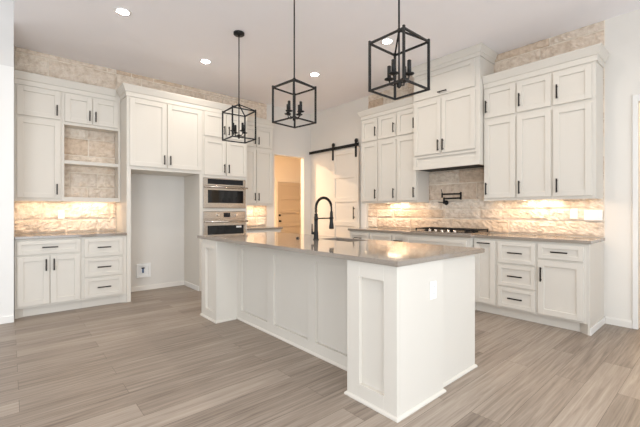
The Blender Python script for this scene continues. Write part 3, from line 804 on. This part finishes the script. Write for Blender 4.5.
# ---- barn door and its track
DN = XB - 0.03
t = thing('barn_door', (DN, 4.83, 0.02), 'cream five-panel sliding barn door hung on a black track', 'door')
m = MB('B')
d0, d1, dz0, dz1 = 4.445, 5.165, 0.02, 2.375
n0, n1 = DN - 0.035, DN
m.box(d0, d0 + 0.10, n0, n1, dz0, dz1, 0.002); m.box(d1 - 0.10, d1, n0, n1, dz0, dz1, 0.002)
rails = [dz0 + (dz1 - 0.09 - dz0) * k / 5 for k in range(6)]
for z in rails: m.box(d0 + 0.10, d1 - 0.10, n0, n1, z, z + 0.09, 0.002)
for a, b in zip(rails, rails[1:]): m.box(d0 + 0.099, d1 - 0.099, n0 + 0.017, n1 - 0.012, a + 0.0895, b + 0.0005)
m.build('leaf', DOORW, t)
for u in (4.50, 5.115):
    h = MB('B').box(u - 0.025, u + 0.025, n0 - 0.007, n0 - 0.0005, 2.20, 2.53, 0.001).build('hanger_strap', BLACK, t)
    MB('B').lathe(u, 2.503, [(0.038, n0 - 0.0005), (0.038, n0 + 0.018)], 20, 'n').build('wheel', BLACK, h)
MB('B').box(4.525, 4.545, n0 - 0.04, n0 - 0.03, 1.06, 1.29, 0.002).box(4.528, 4.542, n0 - 0.03, n0, 1.09, 1.105).box(4.528, 4.542, n0 - 0.03, n0, 1.245, 1.26).build('handle', BLACK, t)
t = thing('door_track', (XB, 5.16, 2.43), 'black flat steel rail above the sliding barn door', 'rail')
MB('B').box(4.44, 5.86, n0 + 0.004, n0 + 0.012, 2.402, 2.458, 0.001).build('rail', BLACK, t)
for u in (4.62, 5.02, 5.42, 5.80):
    MB('B').lathe(u, 2.431, [(0.011, n0 + 0.0122), (0.011, XB - 0.0005)], 12, 'n').build('spacer', BLACK, t)

# hall door
m = MB('A')
m.box(5.585, 5.69, 8.203, 8.243, 0.005, 2.015, 0.002); m.box(6.365, 6.47, 8.203, 8.243, 0.005, 2.015, 0.002)
hr = [0.005 + (2.015 - 0.10 - 0.005) * k / 5 for k in range(6)]
for z in hr: m.box(5.69, 6.365, 8.203, 8.243, z, z + 0.10, 0.002)
for a, b in zip(hr, hr[1:]): m.box(5.689, 6.366, 8.225, 8.238, a + 0.0995, b + 0.0005)
dr = struct(m, 'door_1', HALLD)
k = MB('A').lathe(5.645, 0.93, [(0.030, 8.2028), (0.030, 8.195), (0.012, 8.190), (0.012, 8.165), (0.028, 8.155), (0.028, 8.140), (0.015, 8.132)], 18, 'n').build('door_knob', BLACK, dr)
k = MB('A').lathe(5.645, 1.09, [(0.030, 8.2028), (0.030, 8.185), (0.015, 8.183)], 18, 'n').build('deadbolt', BLACK, dr)
struct(MB('A').box(5.50, 5.578, 8.182, 8.1998, 0, 2.03, 0.002).box(6.478, 6.55, 8.182, 8.1998, 0, 2.03, 0.002).box(5.50, 6.55, 8.182, 8.1998, 2.03, 2.11, 0.002), 'trim_5', HALLW)

# ---- recessed ceiling lights
def downlight(x, y, label):
    t = thing('recessed_light', (x, y, ZC), label, 'ceiling light', 'recessed lights in the kitchen ceiling')
    MB().lathe(x, y, [(0.058, ZC - 0.0005), (0.078, ZC - 0.001), (0.076, ZC - 0.007), (0.058, ZC - 0.009)], 28).build('trim_ring', WHITE, t)
    MB().lathe(x, y, [(0.057, ZC - 0.0092), (0.055, ZC - 0.0105)], 28).build('lens', LENS, t)
for (x, y), lb in zip(DOWNLIGHTS_AND_FILL, ('round ceiling light above the far left cabinets', 'round ceiling light above the left pendant, nearest the oven tower',
        'round ceiling light right of the middle pendant', 'round ceiling light seen through the right pendant cage')):
    downlight(x, y, lb)

# ---- pendants
def pendant(label):
    t = thing('pendant_light', (0, 0, 2.03), label, 'pendant light', 'black cage pendants over the island')
    hw, zb, zt, za = 0.14, 2.033, 2.355, 2.440
    MB().lathe(0, 0, [(0.062, 3.2695), (0.062, 3.248), (0.055, 3.242), (0.012, 3.240), (0.010, 3.225)], 24).build('canopy', BLACK, t)
    MB().tube([(0, 0, za - 0.02), (0, 0, 3.24)], 0.0065, 8).build('stem', BLACK, t)
    m = MB(); C = [(-hw, -hw), (hw, -hw), (hw, hw), (-hw, hw)]
    for i, (x, y) in enumerate(C):
        X, Y = C[(i + 1) % 4]
        m.bar((x, y, zb - 0.006), (x, y, zt + 0.018), 0.014)
        for z in (zb, zt): m.bar((x, y, z), (X, Y, z), 0.012)
        m.bar((x, y, zt + 0.004), (0, 0, za), 0.0105)
    m.lathe(0, 0, [(0.008, za - 0.018), (0.013, za - 0.008), (0.013, za + 0.006), (0.007, za + 0.014)], 12)
    m.build('cage', BLACK, t)
    MB().tube([(0, 0, 2.075), (0, 0, za)], 0.006, 8).lathe(0, 0, [(0.004, 2.045), (0.014, 2.055), (0.016, 2.072), (0.022, 2.078), (0.022, 2.088), (0.008, 2.096)], 14).build('centre_rod', BLACK, t)
    for k in range(4):
        a = math.radians(90 * k + 8); cx, cy = 0.076 * math.cos(a), 0.076 * math.sin(a)
        pts = [(0.018 * math.cos(a), 0.018 * math.sin(a), 2.082), (0.040 * math.cos(a), 0.040 * math.sin(a), 2.075), (0.068 * math.cos(a), 0.068 * math.sin(a), 2.084), (cx, cy, 2.118)]
        r = MB().tube(pts, 0.005, 8).build('arm', BLACK, t)
        MB().lathe(cx, cy, [(0.008, 2.114), (0.032, 2.122), (0.033, 2.127), (0.012, 2.128)], 16).build('drip_pan', BLACK, r)
        MB().lathe(cx, cy, [(0.0135, 2.128), (0.0135, 2.214), (0.009, 2.217)], 12).build('candle_sleeve', BLACK, r)
    return t
P0 = pendant('black cage pendant on the right, nearest the range hood')
for i, (x, y, ang, lb) in enumerate(((2.0, 1.481, 0, None), (2.0, 2.666, 7, 'black cage pendant in the middle, hanging above the faucet'), (2.0, 3.728, -4, 'black cage pendant on the left, in front of the oven tower'))):
    o = P0 if i == 0 else copy_tree(P0)
    o.location = (x, y, 2.03); o.rotation_euler = (0, 0, math.radians(ang))
    if lb: o['label'] = lb
